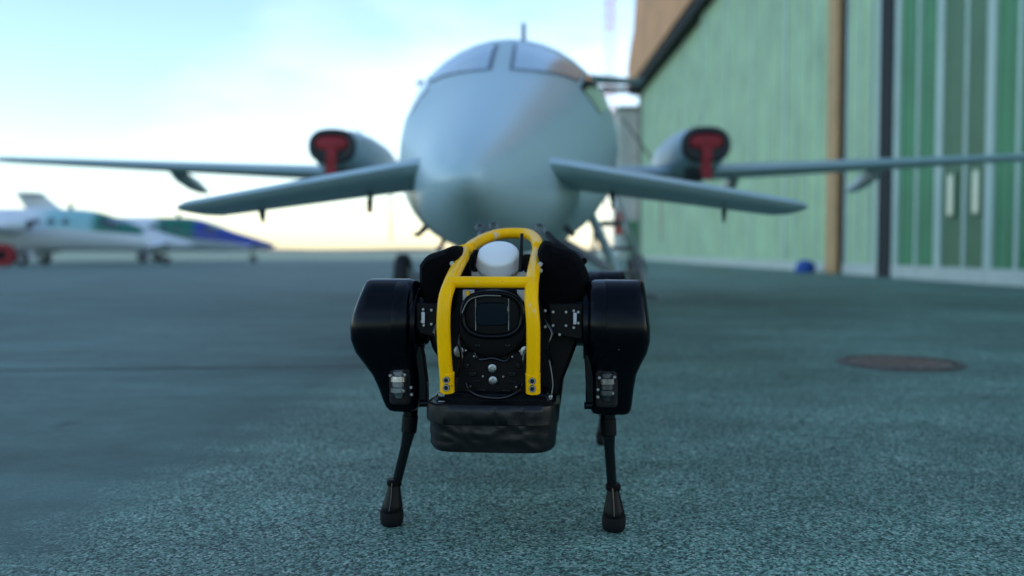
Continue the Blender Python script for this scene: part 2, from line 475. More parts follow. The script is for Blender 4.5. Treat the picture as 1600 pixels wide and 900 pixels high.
def patch(s0, s1, t0, t1, off, ns=6, nt=8):
    """pane lying on the fuselage, corners given by functions of the unit parameter"""
    mb = MB(); vs_ = []
    for i in range(ns + 1):
        for j in range(nt + 1):
            v = j / nt; u = i / ns
            vs_.append(fus(s0(v) + (s1(v) - s0(v)) * u, R(t0(u) + (t1(u) - t0(u)) * v), off))
    fs_ = [[i * (nt + 1) + j, i * (nt + 1) + j + 1, (i + 1) * (nt + 1) + j + 1, (i + 1) * (nt + 1) + j] for i in range(ns) for j in range(nt)]
    return mb.add(vs_, fs_)
def oval(s, tc_, rs, rt, off, n=20):
    mb = MB(); vs_ = [fus(s, R(tc_), off)]
    for k in range(n):
        a = 2 * math.pi * k / n
        vs_.append(fus(s + rs * math.copysign(abs(math.cos(a)) ** .7, math.cos(a)), R(tc_ + rt * math.copysign(abs(math.sin(a)) ** .7, math.sin(a))), off))
    return mb.add(vs_, [[0, 1 + k, 1 + (k + 1) % n] for k in range(n)])

NAC_X, NAC_Z, NAC_S = 2.06, 1.78, 6.45
def aircraft(root, paint, paint2, stairs):
    q = MB()
    n = 40
    ss = []
    for a, b_ in zip(ST, ST[1:]):
        k = 3 if b_[0] - a[0] < .8 else 4
        ss += [a[0] + (b_[0] - a[0]) * i / k for i in range(k)]
    ss.append(ST[-1][0])
    q.loft([[fus(s, 2 * math.pi * k / n) for k in range(n)] for s in ss])
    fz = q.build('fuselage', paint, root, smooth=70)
    # cockpit glazing
    for sg in (1, -1):
        patch(lambda v: 2.62 + .62 * v ** 1.6, lambda v: 3.55 + .10 * v, lambda u: sg * (5.2 - 1.2 * u), lambda u: sg * 44, .004).build('windscreen_frame', M['winframe'], fz, smooth=80)
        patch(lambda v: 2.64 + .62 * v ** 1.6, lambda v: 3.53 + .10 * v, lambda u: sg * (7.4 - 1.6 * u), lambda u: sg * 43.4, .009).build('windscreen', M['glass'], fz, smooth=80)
        patch(lambda v: 3.12 + .12 * v, lambda v: 3.95 - .10 * v, lambda u: sg * (46.5 - 1 * u), lambda u: sg * (64 + 2 * u), .007).build('cockpit_side_window', M['sideglass'], fz, smooth=80)
        for i in range(6):
            oval(5.35 + .62 * i, sg * 68, .17, 7.5, .006).build('cabin_window', M['sideglass'], fz, smooth=80)
    # blade aerial on the roof, pitot heads below the nose
    lifting(MB(), [(0, 0, 0, .22, .12), (0, .03, .1, .15, .12)])
    ae = MB(); ae.loft([[(.09 + sx * .026 * (1 - .2 * v), 5.3 + .05 * v + d, 2.54 + .33 * v) for sx, d in ((0, 0), (1, .05), (1, .16), (0, .22), (-1, .16), (-1, .05))] for v in (0, 1)])
    ae.build('blade_aerial', M['greysteel'], fz)
    for sx, th, s in ((1, 128, 2.0), (-1, 128, 2.0), (-1, 145, 2.9), (1, 150, 2.7)):
        p = fus(s, R(sx * th)); p2 = fus(s, R(sx * th), .07)
        MB().tube([p, p2, p2 + Vector((0, -.16, 0))], [.02, .016, .010], 8).build('pitot_head', M['plane_dark'], fz)
    MB().box((0, 6.2, .60), (.05, .5, .10)).build('belly_aerial', M['plane_dark'], fz)
    # canard
    for sg in (1, -1):
        c = MB(); lifting(c, [(sg * x, y, z, ch, t) for x, y, z, ch, t in ((.28, .98, 1.080, .92, .13), (.42, 1.01, 1.065, .88, .12), (1.62, 1.22, .885, .58, .12), (1.69, 1.30, .877, .44, .09))], .065)
        cn = c.build('canard', paint2, root, smooth=50)
        for x, y, ln in ((.68, 1.55, .085), (1.30, 1.55, .075)):
            z = 1.00 - (x - .42) * .145
            MB().loft([[(sg * x + a * .016 * w_, y + b_ * .07 * w_ + .02 * (1 - w_), z - ln * k) for a, b_ in ((0, -1), (1, 0), (0, 1), (-1, 0))] for k, w_ in ((0, 1), (.6, .7), (1, .25))]).build('hinge_fairing', M['plane_dark'], cn)
    # wing, nacelle
    for sg in (1, -1):
        w_ = MB(); lifting(w_, [(sg * x, y, z, ch, t) for x, y, z, ch, t in ((.75, 7.25, 1.55, 1.75, .14), (2.0, 7.35, 1.585, 1.50, .14), (6.8, 7.95, 1.835, .68, .125), (7.0, 8.12, 1.842, .44, .09))])
        wg = w_.build('wing', paint2, root, smooth=50)
        for x in (2.75, 4.55):
            z = 1.60 + (x - 2.2) * .052
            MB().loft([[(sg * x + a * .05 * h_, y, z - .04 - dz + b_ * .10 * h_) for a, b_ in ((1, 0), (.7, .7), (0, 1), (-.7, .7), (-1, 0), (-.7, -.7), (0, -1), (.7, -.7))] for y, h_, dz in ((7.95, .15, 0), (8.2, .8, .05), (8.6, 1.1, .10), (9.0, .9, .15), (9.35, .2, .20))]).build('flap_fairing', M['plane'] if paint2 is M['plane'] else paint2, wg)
        nb = MB(); rings = []
        for s, rw, rh, dz in ((0, .205, .165, 0.0), (.05, .235, .195, 0), (.2, .265, .235, .0), (.7, .30, .29, .0), (1.4, .33, .32, .0), (2.3, .31, .30, .02), (3.1, .24, .23, .04), (3.55, .17, .17, .05)):
            rings.append([(sg * NAC_X + rw * math.copysign(abs(math.cos(2 * math.pi * k / 28)) ** .8, math.cos(2 * math.pi * k / 28)), NAC_S + s, NAC_Z + dz + rh * math.copysign(abs(math.sin(2 * math.pi * k / 28)) ** .85, math.sin(2 * math.pi * k / 28))) for k in range(28)])
        nb.loft(rings)
        nc = nb.build('nacelle', paint2, root, smooth=50)
        # lower oil-cooler chin under the intake
        MB().loft([[(sg * NAC_X + a * .17 * h_, NAC_S + s, NAC_Z - .21 + b_ * .12 * h_ ) for a, b_ in ((1, 0), (.7, .7), (0, 1), (-.7, .7), (-1, 0), (-.7, -.7), (0, -1), (.7, -.7))] for s, h_ in ((.12, .7), (.25, 1), (1.2, 1.05), (2.2, .4))]).build('cooler_chin', M['plane_dark'] if paint2 is M['plane'] else paint2, nc)
        lp = MB(); rr = []
        for i in range(32):
            a = 2 * math.pi * i / 32
            rr.append((sg * NAC_X + .225 * math.copysign(abs(math.cos(a)) ** .75, math.cos(a)), NAC_S - .012, NAC_Z + .02 + .155 * math.copysign(abs(math.sin(a)) ** .85, math.sin(a))))
        lp.tube(rr + [rr[0], rr[1]], .046, 10, caps=False)
        lp.add(rr, [list(range(32))])
        lp.build('intake_lip', M['lip'], nc)
        MB().lathe([(.17, 0), (.16, .25), (.10, .5), (.02, .62)], 16, Matrix.Translation((sg * NAC_X, NAC_S + 3.55, NAC_Z + .05)) @ Matrix.Rotation(R(-90), 4, 'X')).build('spinner', M['greysteel'], nc)
        for k in range(5):
            a = 2 * math.pi * k / 5 - math.pi / 2
            d = Vector((math.cos(a), 0, math.sin(a))); e = Vector((-math.sin(a), 0, math.cos(a)))
            c0 = Vector((sg * NAC_X, NAC_S + 3.75, NAC_Z + .05))
            MB().loft([[c0 + d * r_ + e * (x_ * wd) + Vector((0, y_ * tw, 0)) for x_, y_ in ((-1, 0), (0, 1), (1, 0), (0, -1))] for r_, wd, tw in ((.12, .016, .06), (.4, .013, .10), (.8, .008, .10), (1.06, .004, .06))]).build('propeller_blade', M['blade'], nc)
    # tail
    lf = MB(); lf.loft([[(b_, y + a, z) for a, b_ in airfoil(c, .10)] for y, z, c in ((10.6, 2.3, 2.6), (11.9, 3.1, 1.9), (12.8, 3.86, 1.5))])
    lf.build('tail_fin', paint, root, smooth=50)
    for sg in (1, -1):
        t = MB(); lifting(t, [(sg * .0, 12.75, 3.88, 1.30, .10), (sg * 1.0, 13.05, 3.86, 1.0, .10), (sg * 2.13, 13.45, 3.83, .55, .10)])
        t.build('tailplane', paint, root, smooth=50)
    # landing gear
    def wheel(parent, x, y, r, w):
        MX = Matrix.Translation((x, y, r)) @ Matrix.Rotation(R(90), 4, 'Y')
        MB().lathe([(r * .5, -w * .42), (r * .82, -w * .5), (r * .96, -w * .36), (r, -w * .1), (r, w * .1), (r * .96, w * .36), (r * .82, w * .5), (r * .5, w * .42)], 28, MX).build('tyre', M['tyre'], parent)
        MB().lathe([(r * .12, -w * .5), (r * .48, -w * .46), (r * .5, -w * .2), (r * .5, w * .2), (r * .48, w * .46), (r * .12, w * .5)], 20, MX).build('rim', M['strut'], parent)
    ng = MB().tube([(0, 1.42, .78), (0, 1.32, .34)], [.045, .04], 10).tube([(-.11, 1.30, .22), (-.06, 1.31, .36), (.06, 1.31, .36), (.11, 1.30, .22)], .022, 8).build('nose_gear', M['strut'], root)
    for sx in (-.11, .11): wheel(ng, sx * .75, 1.28, .20, .10)
    for sg in (1, -1):
        g = MB().tube([(sg * .45, 7.25, .78), (sg * .95, 7.15, .50), (sg * 1.24, 7.10, .31)], [.07, .055, .05], 10).tube([(sg * .5, 7.55, .75), (sg * 1.0, 7.2, .48)], .03, 8).tube([(sg * 1.2, 7.05, .31), (sg * 1.36, 7.05, .31)], .05, 8).build('main_gear', M['strut'], root)
        wheel(g, sg * 1.37, 7.05, .305, .17)
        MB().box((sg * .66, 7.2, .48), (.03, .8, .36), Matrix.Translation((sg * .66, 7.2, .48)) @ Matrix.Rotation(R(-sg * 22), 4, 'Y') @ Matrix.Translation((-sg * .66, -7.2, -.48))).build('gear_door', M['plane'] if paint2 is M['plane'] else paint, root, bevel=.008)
    if stairs:
        # airstair door let down in front of the wing, on the +x side
        a0, a1 = Vector((.74, 0, 1.00)), Vector((1.12, 0, .16))
        d = (a1 - a0)
        nrm = Vector((d.z, 0, -d.x)).normalized() * -1
        bx_ = MB()
        bx_.loft([[Vector((p.x, y, p.z)) + nrm * k for y, k in ((4.45, 0), (5.15, 0), (5.15, -.05), (4.45, -.05))] for p in (a0, a0 + d * .5, a1)])
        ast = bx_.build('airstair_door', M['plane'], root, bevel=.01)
        for k in (.18, .45, .72, .97):
            c = a0 + d * k + nrm * .10
            MB().box((c.x, 4.8, c.z), (.20, .60, .035)).build('step', M['step'], ast, bevel=.006)
        for y in (4.50, 5.10):
            MB().tube(smooth_path([Vector((.80, y, 1.42)), Vector((.98, y, 1.02)), a0 + d * .75 + nrm * .16 + Vector((0, y, 0)), a1 + nrm * .04 + Vector((0, y, 0))]), .014, 8).build('handrail', M['strut'], ast)
    return root

PX, PY, PYAW = -0.175, 3.50, R(-2.1)
plane = thing('aircraft', 'pale twin-engine pusher aircraft with canards parked nose-on behind the robot', 'aircraft', (PX, PY, 0), PYAW)
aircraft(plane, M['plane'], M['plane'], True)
p1 = thing('aircraft', 'white and green aircraft parked side-on, nose overlapping the blue-nosed one', 'aircraft', (-14.9, 42.0, 0), R(98))
aircraft(p1, M['livery_green'], M['livery_green'], False)
p2 = thing('aircraft', 'blue-nosed white aircraft parked side-on beyond the green and white one', 'aircraft', (-13.7, 52.0, 0), R(96))
aircraft(p2, M['livery_blue'], M['livery_blue'], False)

# red covers plugged into the two engine intakes, each with a hanging banner
PM = Matrix.Translation((PX, PY, 0)) @ Matrix.Rotation(PYAW, 4, 'Z')
for sg, side in ((1, 'hangar'), (-1, 'parked blue-nosed aircraft')):
    loc = PM @ Vector((sg * NAC_X, NAC_S - .0, NAC_Z))
    c = thing('intake_cover', 'red padded engine intake cover with hanging banner, on the engine toward the ' + side, 'cover', loc, PYAW, 'intake covers on the engines')
    rings = []
    for y, k in ((-.006, .96), (-.03, 1.0), (-.055, .92), (-.068, .6)):
        rings.append([(.185 * k * math.copysign(abs(math.cos(2 * math.pi * i / 28)) ** .7, math.cos(2 * math.pi * i / 28)), y, .050 + .080 * k * math.copysign(abs(math.sin(2 * math.pi * i / 28)) ** .8, math.sin(2 * math.pi * i / 28))) for i in range(28)])
    MB().loft(rings).build('plug', M['red'], c)
    pa = [(0, -.07, .02), (.005, -.085, -.10), (-.005, -.075, -.22), (.01, -.09, -.36)]
    MB().loft([[(p[0] - .055, p[1], p[2]), (p[0] + .055, p[1] + .01, p[2]), (p[0] + .055, p[1] + .016, p[2]), (p[0] - .055, p[1] + .006, p[2])] for p in smooth_path(pa, 4)]).build('banner', M['red'], c)
# orange streamers
for (x, s, z, ln, wd, name_l) in ((1.02, 5.3, 1.02, .22, .045, 'short orange warning streamer hanging beside the lowered airstair'), (-.70, 1.62, .945, .085, .018, 'short orange warning streamer hanging under the canard facing the open apron')):
    loc = PM @ Vector((x, s, z))
    MB().loft([[Vector((-wd * k, .0, -h)), Vector((wd * k, .01, -h)), Vector((wd * k, .016, -h)), Vector((-wd * k, .006, -h))] for h, k in ((0, .5), (ln * .3, 1), (ln * .7, .8), (ln, .9))]).build('warning_streamer', M['orange'])
    ob = col.objects[-1]; ob.location = loc
    tag(ob, name_l, 'streamer')

# ------------------------------------------------------------------ hangar
HX = 9.14
hg = thing('hangar', 'large hangar with tall green sliding doors and brown fascia', 'hangar', (HX, 40, 0))
def hbox(mb, x0, x1, y0, y1, z0, z1):
    return mb.box(((x0 + x1) / 2 - HX, (y0 + y1) / 2 - 40, (z0 + z1) / 2), (x1 - x0, y1 - y0, z1 - z0))
HZ = 12.15
# core of the building behind the doors (keeps light out)
hbox(MB(), HX + 1.2, HX + 40, 3.5, 66.8, 0, HZ + 1.5).build('building_core', M['dark'], hg, smooth=0)
# fascia following the gabled roof line
prof = [(3, HZ + .55), (3, 15.0), (11, 19.0), (35, 24.5), (60, 19.6), (63.2, 18.2), (64.3, 16.2), (65.6, 15.6), (67.4, 14.4), (67.4, HZ + .55)]
fm = MB(); fm.loft([[(xx - HX, y - 40, z) for y, z in prof] for xx in (HX - .55, HX + 40)])
fm.build('roof_fascia', M['brown'], hg, smooth=0)
hbox(MB(), HX - .40, HX + 1.3, 3.2, 67.2, HZ, HZ + .545).build('door_header', M['dark'], hg, smooth=0)
def leaf(y0, y1, xoff, green, edges, wickets=()):
    """sliding leaf: backing frame, then each sheet and each mullion a piece of its own; edges = mullion positions (y, half width)"""
    x0 = HX + xoff
    f = hbox(MB(), x0 + .06, x0 + .16, y0, y1, .30, HZ - .02).build('door_leaf', M['mullion'], hg, smooth=0)
    hbox(MB(), x0 - .06, x0 + .20, y0 - .003, y1 + .003, .0, .30).build('bottom_rail', M['rail'], f, smooth=0, bevel=.01)
    for i, (y, hw) in enumerate(edges):
        hbox(MB(), x0 - (.05 if hw > .08 else .02), x0 + .058, y - hw, y + hw, .303, HZ - .025).build('mullion', M['mullion'], f, smooth=0)
    for (ya, ha), (yb, hb) in zip(edges, edges[1:]):
        a, b_ = ya + ha + .004, yb - hb - .004
        g = M['door_olive'] if any(abs((a + b_) / 2 - q) < .45 for q in wickets) else green
        mbp = MB()
        k = max(int((b_ - a) / .25), 2)
        pts = []
        for i in range(k):       # ribbed sheet: raised ribs between flats
            u0 = a + (b_ - a) * i / k; du = (b_ - a) / k
            pts += [(u0, .03), (u0 + du * .62, .03), (u0 + du * .70, .005), (u0 + du * .92, .005)]
        pts.append((b_, .03))
        mbp.loft([[(x0 + d - HX, u - 40, z) for u, d in pts] for z in (.304, HZ - .03)], False, False, closed=False)
        mbp.build('sheet', g, f, smooth=0)
    for q in wickets:
        hbox(MB(), x0 - .035, x0 - .001, q - .17, q + .17, 1.32, 2.28).build('window_frame', M['door_olive'], f, smooth=0, bevel=.01)
        hbox(MB(), x0 - .045, x0 - .036, q - .115, q + .115, 1.39, 2.21).build('window_pane', M['win_pale'], f, smooth=0)
    return f
ym = [21.35, 20.3, 19.22, 18.15, 17.17, 16.25, 15.2, 14.2, 13.2, 12.2, 11.2, 10.2, 9.2, 8.2, 7.2, 6.2, 5.2, 4.2, 3.4]
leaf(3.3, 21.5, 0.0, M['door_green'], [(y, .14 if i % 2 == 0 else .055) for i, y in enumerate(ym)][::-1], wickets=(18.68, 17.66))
leaf(22.3, 24.65, .0, M['door_green_sheen'], [(22.46, .14), (23.0, .05), (23.8, .05), (24.55, .08)])
hbox(MB(), HX - .08, HX + .4, 21.52, 22.27, 0, HZ - .01).build('dark_gap_post', M['dark'], hg, smooth=0)  # black post added to fill the dark gap between the leaves
hbox(MB(), HX + .02, HX + .4, 24.68, 25.13, 0, HZ - .01).build('dark_gap_post', M['dark'], hg, smooth=0)  # dark strip added for the recess shade beside the brown post
ys = [26.2]
while ys[-1] < 43.4: ys.append(ys[-1] + 1.07)
leaf(26.05, ys[-1] + .12, .12, M['door_green_sheen'], [(y, .10 if i % 4 == 0 else .045) for i, y in enumerate(ys)])
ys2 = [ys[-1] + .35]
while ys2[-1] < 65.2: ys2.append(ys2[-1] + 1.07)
leaf(ys2[0] - .12, ys2[-1] + .12, .30, M['door_green_sheen'], [(y, .10 if i % 4 == 0 else .045) for i, y in enumerate(ys2)])
leaf_n = hbox(MB(), HX - .10, HX + .45, 25.15, 25.95, 0, HZ - .01).build('door_post', M['post'], hg, smooth=0, bevel=.03)
hbox(MB(), HX + .25, HX + .60, 65.9, 67.2, 0, HZ - .01).build('end_post', M['greysteel'], hg, smooth=0)
hbox(MB(), 5.3, HX - .41, 66.4, 66.9, HZ + .15, HZ + .55).build('outrigger_beam', M['dark'], hg, smooth=0)
hbox(MB(), HX - 3.2, HX - 2.9, 66.45, 66.85, 0, HZ + .14).build('outrigger_post', M['greysteel'], hg, smooth=0)
# annex wall past the far corner
an = thing('annex_building', 'narrow grey concrete annex rising past the far end of the hangar', 'building', (8.6, 69, 0))
MB().box((0.15, 0, 5.6), (1.55, 3.0, 11.2)).build('wall', M['concrete'], an, smooth=0, bevel=.04)
MB().box((0.15, 0, 11.35), (1.75, 3.2, .3)).build('parapet', M['greysteel'], an, smooth=0)
MB().box((.5, -1.56, 1.6), (.9, .1, 2.6)).build('door', M['door_green'], an, smooth=0)

# blue bundle at the foot of the doors
bb = MB(); rings = []
for i, (z, k) in enumerate(((0, .85), (.1, 1.0), (.25, .95), (.38, .7), (.44, .3))):
    rings.append([(.42 * k * math.cos(a) * (1 + .12 * math.sin(3 * a + i)), .30 * k * math.sin(a) * (1 + .1 * math.cos(2 * a + i)), z) for a in [2 * math.pi * j / 18 for j in range(18)]])
ob = bb.loft(rings).build('tarpaulin_bundle', M['blue'], smooth=60)
ob.location = (8.60, 26.3, 0); ob.scale = (.72, .72, .85)
tag(ob, 'crumpled blue tarpaulin bundle at the foot of the brown door post', 'tarpaulin')

# red and white lattice mast far behind
ma = thing('antenna_mast', 'tall thin red and white antenna mast behind the hangar', 'mast', (13.2, 122, 0))
zz = 0.0; k = 0
while zz < 54:
    mb = MB(); w0 = .52
    for sx, sy in ((-1, -1), (1, -1), (1, 1), (-1, 1)):
        mb.box((sx * w0, sy * w0, zz + 3), (.12, .12, 5.99))
    for j in range(4):
        za, zb = zz + 1.5 * j, zz + 1.5 * j + 1.5
        for c0, c1 in (((-1, -1), (1, -1)), ((1, -1), (1, 1)), ((1, 1), (-1, 1)), ((-1, 1), (-1, -1))):
            mb.tube([(c0[0] * w0, c0[1] * w0, za), (c1[0] * w0, c1[1] * w0, zb)], .05, 5)
    mb.build('mast_section', M['mastred'] if k % 2 else M['mastwhite'], ma, smooth=0)
    zz += 6; k += 1

# red cable drum at the tail of the green aircraft
dr = thing('cable_drum', 'red cable drum with dark core standing by the green and white aircraft', 'cable drum', (-21.0, 37.0, 0), R(12))
for y in (-.22, .22):
    MB().lathe([(.12, -.03), (.46, -.03), (.47, 0), (.46, .03), (.12, .03)], 28, Matrix.Translation((0, y, .47)) @ Matrix.Rotation(R(90), 4, 'X')).build('flange', M['red'], dr)
MB().lathe([(.30, -.19), (.30, .19)], 24, Matrix.Translation((0, 0, .47)) @ Matrix.Rotation(R(90), 4, 'X')).build('cable', M['hole'], dr)
MB().lathe([(.20, -.27), (.20, .27)], 16, Matrix.Translation((0, 0, .47)) @ Matrix.Rotation(R(90), 4, 'X')).build('hub', M['hole'], dr)

# manhole cover
mh = thing('manhole_cover', 'rust-brown round manhole cover set in the apron', 'manhole cover', (2.20, 5.06, 0))
MB().lathe([(.290, .002), (.292, .016), (.325, .016), (.345, .002)], 48, None, False).build('ring', M['iron'], mh)
MB().lathe([(.0005, .011), (.276, .011), (.280, .003)], 48, None, False).build('lid', M['rust'], mh)
stud = MB().box((0, 0, .013), (.028, .028, .010)).mesh('stud', M['rust'], 0)
for i in range(-5, 6):
    for j in range(-5, 6):
        if (i * i + j * j) < 27 and (i + j) % 2 == 0:
            share(stud, 'stud', mh, (i * .047, j * .047, 0), (0, 0, R(45)))

# ------------------------------------------------------------------ legged robot
RX, RY, RYAW = -0.026, 2.05, R(-4.5)
robot = thing('legged_robot', 'black four-legged robot with yellow tube cage and white antenna dome', 'robot', (RX, RY, 0), RYAW)
def Lc(x, y, D):
    """pixel at depth D to robot-space, measured on the front of the robot (yaw kept out so that it stays symmetric)"""
    return P(x, y, D) - Vector((RX, RY, 0))
def sup(n, e):
    out = []
    for k in range(n):
        a = 2 * math.pi * k / n
        c, s_ = math.cos(a), math.sin(a)
        out.append((math.copysign(abs(c) ** (2 / e), c), math.copysign(abs(s_) ** (2 / e), s_)))
    return out
FACE = Matrix.Rotation(R(90), 4, 'X')       # lathe axis to -Y (towards the viewer)

bolt_me = MB().lathe([(.0001, -.003), (.0036, -.003), (.0036, .0035), (.0028, .0045), (.0001, .0046)], 10, FACE).mesh('bolt', M['steel'])
big_me = MB().lathe([(.0105, -.004), (.0105, .003), (.0090, .006), (.0045, .007), (.0040, .003), (.0001, .003)], 16, FACE).mesh('bolt', M['steel'])
sock_me = MB().lathe([(.0075, -.004), (.0075, .005), (.0068, .006), (.0046, .006), (.0042, .001), (.0001, .001)], 16, FACE).mesh('bolt', M['steel'])
hole_me = MB().lathe([(.0001, .0012), (.0043, .0012), (.0043, .0046), (.0001, .0046)], 12, FACE).mesh('socket', M['hole'])

# torso: hull, shoulder covers, spine
def prism(pts, D0, D1, Dref, name, m, parent, bevel=.01, smooth=30, shrink=1.0):
    ring = [Lc(x, y, Dref) for x, y in pts]
    c = sum(ring, Vector()) / len(ring)
    mb = MB()
    mb.loft([[Vector((c.x + (p.x - c.x) * k, D - RY, c.z + (p.z - c.z) * k)) for p in ring] for D, k in ((D0, 1.0), (D1, shrink))])
    return mb.build(name, m, parent, smooth=smooth, bevel=bevel)
hull = prism([(664, 470), (666, 515), (676, 545), (693, 572), (698, 640), (874, 640), (879, 592), (892, 560), (907, 520), (910, 470), (880, 448), (690, 448)], 2.04, 2.98, 2.06, 'torso', M['matte'], robot, bevel=.008)
prism([(735, 398), (835, 398), (850, 420), (850, 470), (720, 470), (720, 420)], 2.40, 3.05, 2.4, 'spine_deck', M['matte'], robot)
def cover(pts, D0, D1, name):
    ring = [Lc(x, y, 2.12) for x, y in pts]
    c = sum(ring, Vector()) / len(ring)
    ring = smooth_path(ring + [ring[0]], 4)[:-1]
    mb = MB()
    rr = []
    for D, k in ((D0, .72), (D0 + .02, .90), (D0 + .06, 1.0), (D0 + .20, 1.0), (D1 - .05, .98), (D1, .8)):
        rr.append([Vector((c.x + (p.x - c.x) * k, D - RY, c.z + (p.z - c.z) * k)) for p in ring])
    mb.loft(rr)
    return mb.build(name, M['fabric'], robot, smooth=60)
cover([(657, 412), (668, 399), (690, 391), (712, 384), (722, 400), (722, 455), (712, 492), (668, 484), (658, 450)], 2.02, 2.50, 'shoulder_cover')
cover([(838, 390), (848, 376), (868, 384), (893, 393), (910, 415), (918, 440), (917, 470), (906, 492), (860, 496), (838, 470)], 2.02, 2.55, 'shoulder_cover')
# hip plates and their bolts
for xs, bl in (((652, 694), [(664, 484), (677, 485), (662, 503), (665, 509), (677, 507), (688, 522), (664, 492)]),
               ((862, 914), [(856, 485), (868, 487), (888, 487), (900, 485), (907, 487), (856, 510), (868, 508), (888, 508), (900, 511), (907, 504), (878, 522)])):
    hp = prism([(xs[0], 474), (xs[0], 512), (xs[0] + 6, 522), (xs[1] - 4, 530), (xs[1], 526), (xs[1], 474)], 1.985, 2.04, 1.99, 'hip_plate', M['matte'], robot, bevel=.003)
    for x, y in bl:
        share(bolt_me, 'bolt', hp, Lc(x, y, 1.983))
    mx = 664 if xs[0] < 700 else 902
    MB().box(Lc(mx, 497, 1.980), (.008, .006, .026)).build('clevis', M['grey'], hp, bevel=.001)
    # hip joint cylinder to the thigh
    xa, xb = (640, 668) if xs[0] < 700 else (898, 930)
    a, b_ = Lc(xa, 500, 2.05), Lc(xb, 500, 2.05)
    MB().tube([a, b_], .058, 24).build('hip_joint', M['plastic'], robot, bevel=.004)

# sensor head
sc_ = Lc(775, 507, 1.96)
hd = MB().lathe([(.074, -.07), (.077, -.02), (.077, .0), (.072, .010), (.066, .012)], 40, Matrix.Translation(sc_) @ FACE).build('sensor_head', M['matte'], robot, bevel=0)
ring = []
rc = Lc(775, 492, 1.945)
for k in range(40):
    a = 2 * math.pi * k / 40
    ring.append(rc + Vector((.0655 * math.copysign(abs(math.cos(a)) ** .75, math.cos(a)), 0, .0475 * math.copysign(abs(math.sin(a)) ** .8, math.sin(a)))))
MB().tube(ring + ring[:2], .0065, 10, caps=False).build('rim', M['plastic'], hd)
rg = [[rc + Vector((p[0] * .064 * k, .004 + dy, p[1] * .046 * k)) for p in sup(40, 2.6)] for k, dy in ((1, .0), (.9, .004), (.7, .006))]
MB().loft(rg).build('face_plate', M['plastic'], hd)
lw = [[rc + Vector((p[0] * .036 * k, -.004 + dy, .002 + p[1] * .025 * k)) for p in sup(32, 5)] for k, dy in ((1, .012), (1, .0), (.94, -.002))]
MB().loft(lw).build('lens_window', M['lens'], hd)
for sx in (-1, 1):
    MB().tube([rc + Vector((sx * .036, -.003, -.034)), rc + Vector((sx * .036, -.003, .036))], .0011, 6).build('guard_wire', M['greysteel'], hd)
MB().tube(smooth_path([rc + Vector((-.0655, -.007, .004)), rc + Vector((-.05, -.008, .032)), rc + Vector((-.02, -.009, .042)), rc + Vector((.02, -.009, .042))]), .0012, 6).build('guard_wire', M['greysteel'], hd)
MB().box(Lc(776, 547, 1.955), (.034, .004, .004)).build('glint_bar', M['purple'], hd)  # violet bar painted in for the blue reflection below the lens
# chest block under the sensor, with its bolts
ch = prism([(722, 560), (735, 548), (818, 548), (832, 560), (838, 632), (712, 632)], 1.955, 2.05, 1.96, 'chest_block', M['matte'], robot, bevel=.005)
for x, y in ((775, 575), (776, 594)):
    share(big_me, 'bolt', ch, Lc(x, y, 1.952))
for x, y in ((722, 549), (826, 549)):
    share(big_me, 'bolt', ch, Lc(x, y, 1.955), scale=(1.15, 1, 1.35))
for x, y in ((750, 596), (806, 596)):
    MB().box(Lc(x, y, 1.953), (.020, .005, .006)).build('latch', M['carbon'], ch, bevel=.001)
for x in (735, 820):  # added grey plates filling the bluish openings beside the sensor head
    prism([(x - 9, 453), (x + 9, 453), (x + 9, 462), (x + 2, 474), (x - 9, 470)] if x < 780 else [(x - 9, 453), (x + 7, 453), (x + 7, 476), (x, 470), (x - 9, 458)], 1.99, 2.0, 1.99, 'gap_plate', M['grey'], robot, bevel=.001)

# hoses, plugs and small brackets crowding the chest
for pts_, r_ in (([(735, 600, 1.94), (742, 612, 1.925), (760, 620, 1.92), (790, 622, 1.92), (812, 614, 1.925), (822, 600, 1.94)], .0042),
                 ([(726, 520, 1.965), (722, 535, 1.95), (727, 560, 1.945), (722, 590, 1.945)], .0040),
                 ([(826, 520, 1.965), (831, 538, 1.95), (824, 562, 1.945), (829, 592, 1.945)], .0040),
                 ([(748, 552, 1.95), (756, 562, 1.94), (776, 560, 1.938), (796, 564, 1.94), (804, 552, 1.95)], .0034),
                 ([(855, 500, 1.975), (868, 520, 1.96), (860, 545, 1.965), (868, 570, 1.98)], .0036),
                 ([(690, 500, 1.975), (682, 520, 1.965), (690, 545, 1.97), (700, 565, 1.98)], .0036)):
    MB().tube(smooth_path([Lc(*p) for p in pts_]), r_, 8).build('hose', M['carbon'], robot)
for x, y, w_, h_ in ((744, 585, .014, .010), (806, 584, .014, .010), (735, 572, .008, .012), (816, 571, .009, .012), (758, 610, .018, .006), (797, 610, .016, .006), (752, 540, .010, .007), (799, 540, .010, .007)):
    MB().box(Lc(x, y, 1.950), (w_, .010, h_)).build('connector', M['carbon'], ch, bevel=.0015)
for x, y in ((746, 557), (806, 557), (740, 604), (812, 604), (733, 548), (818, 548), (760, 588), (792, 588)):
    share(bolt_me, 'bolt', ch, Lc(x, y, 1.951), scale=(.7, .7, .7))
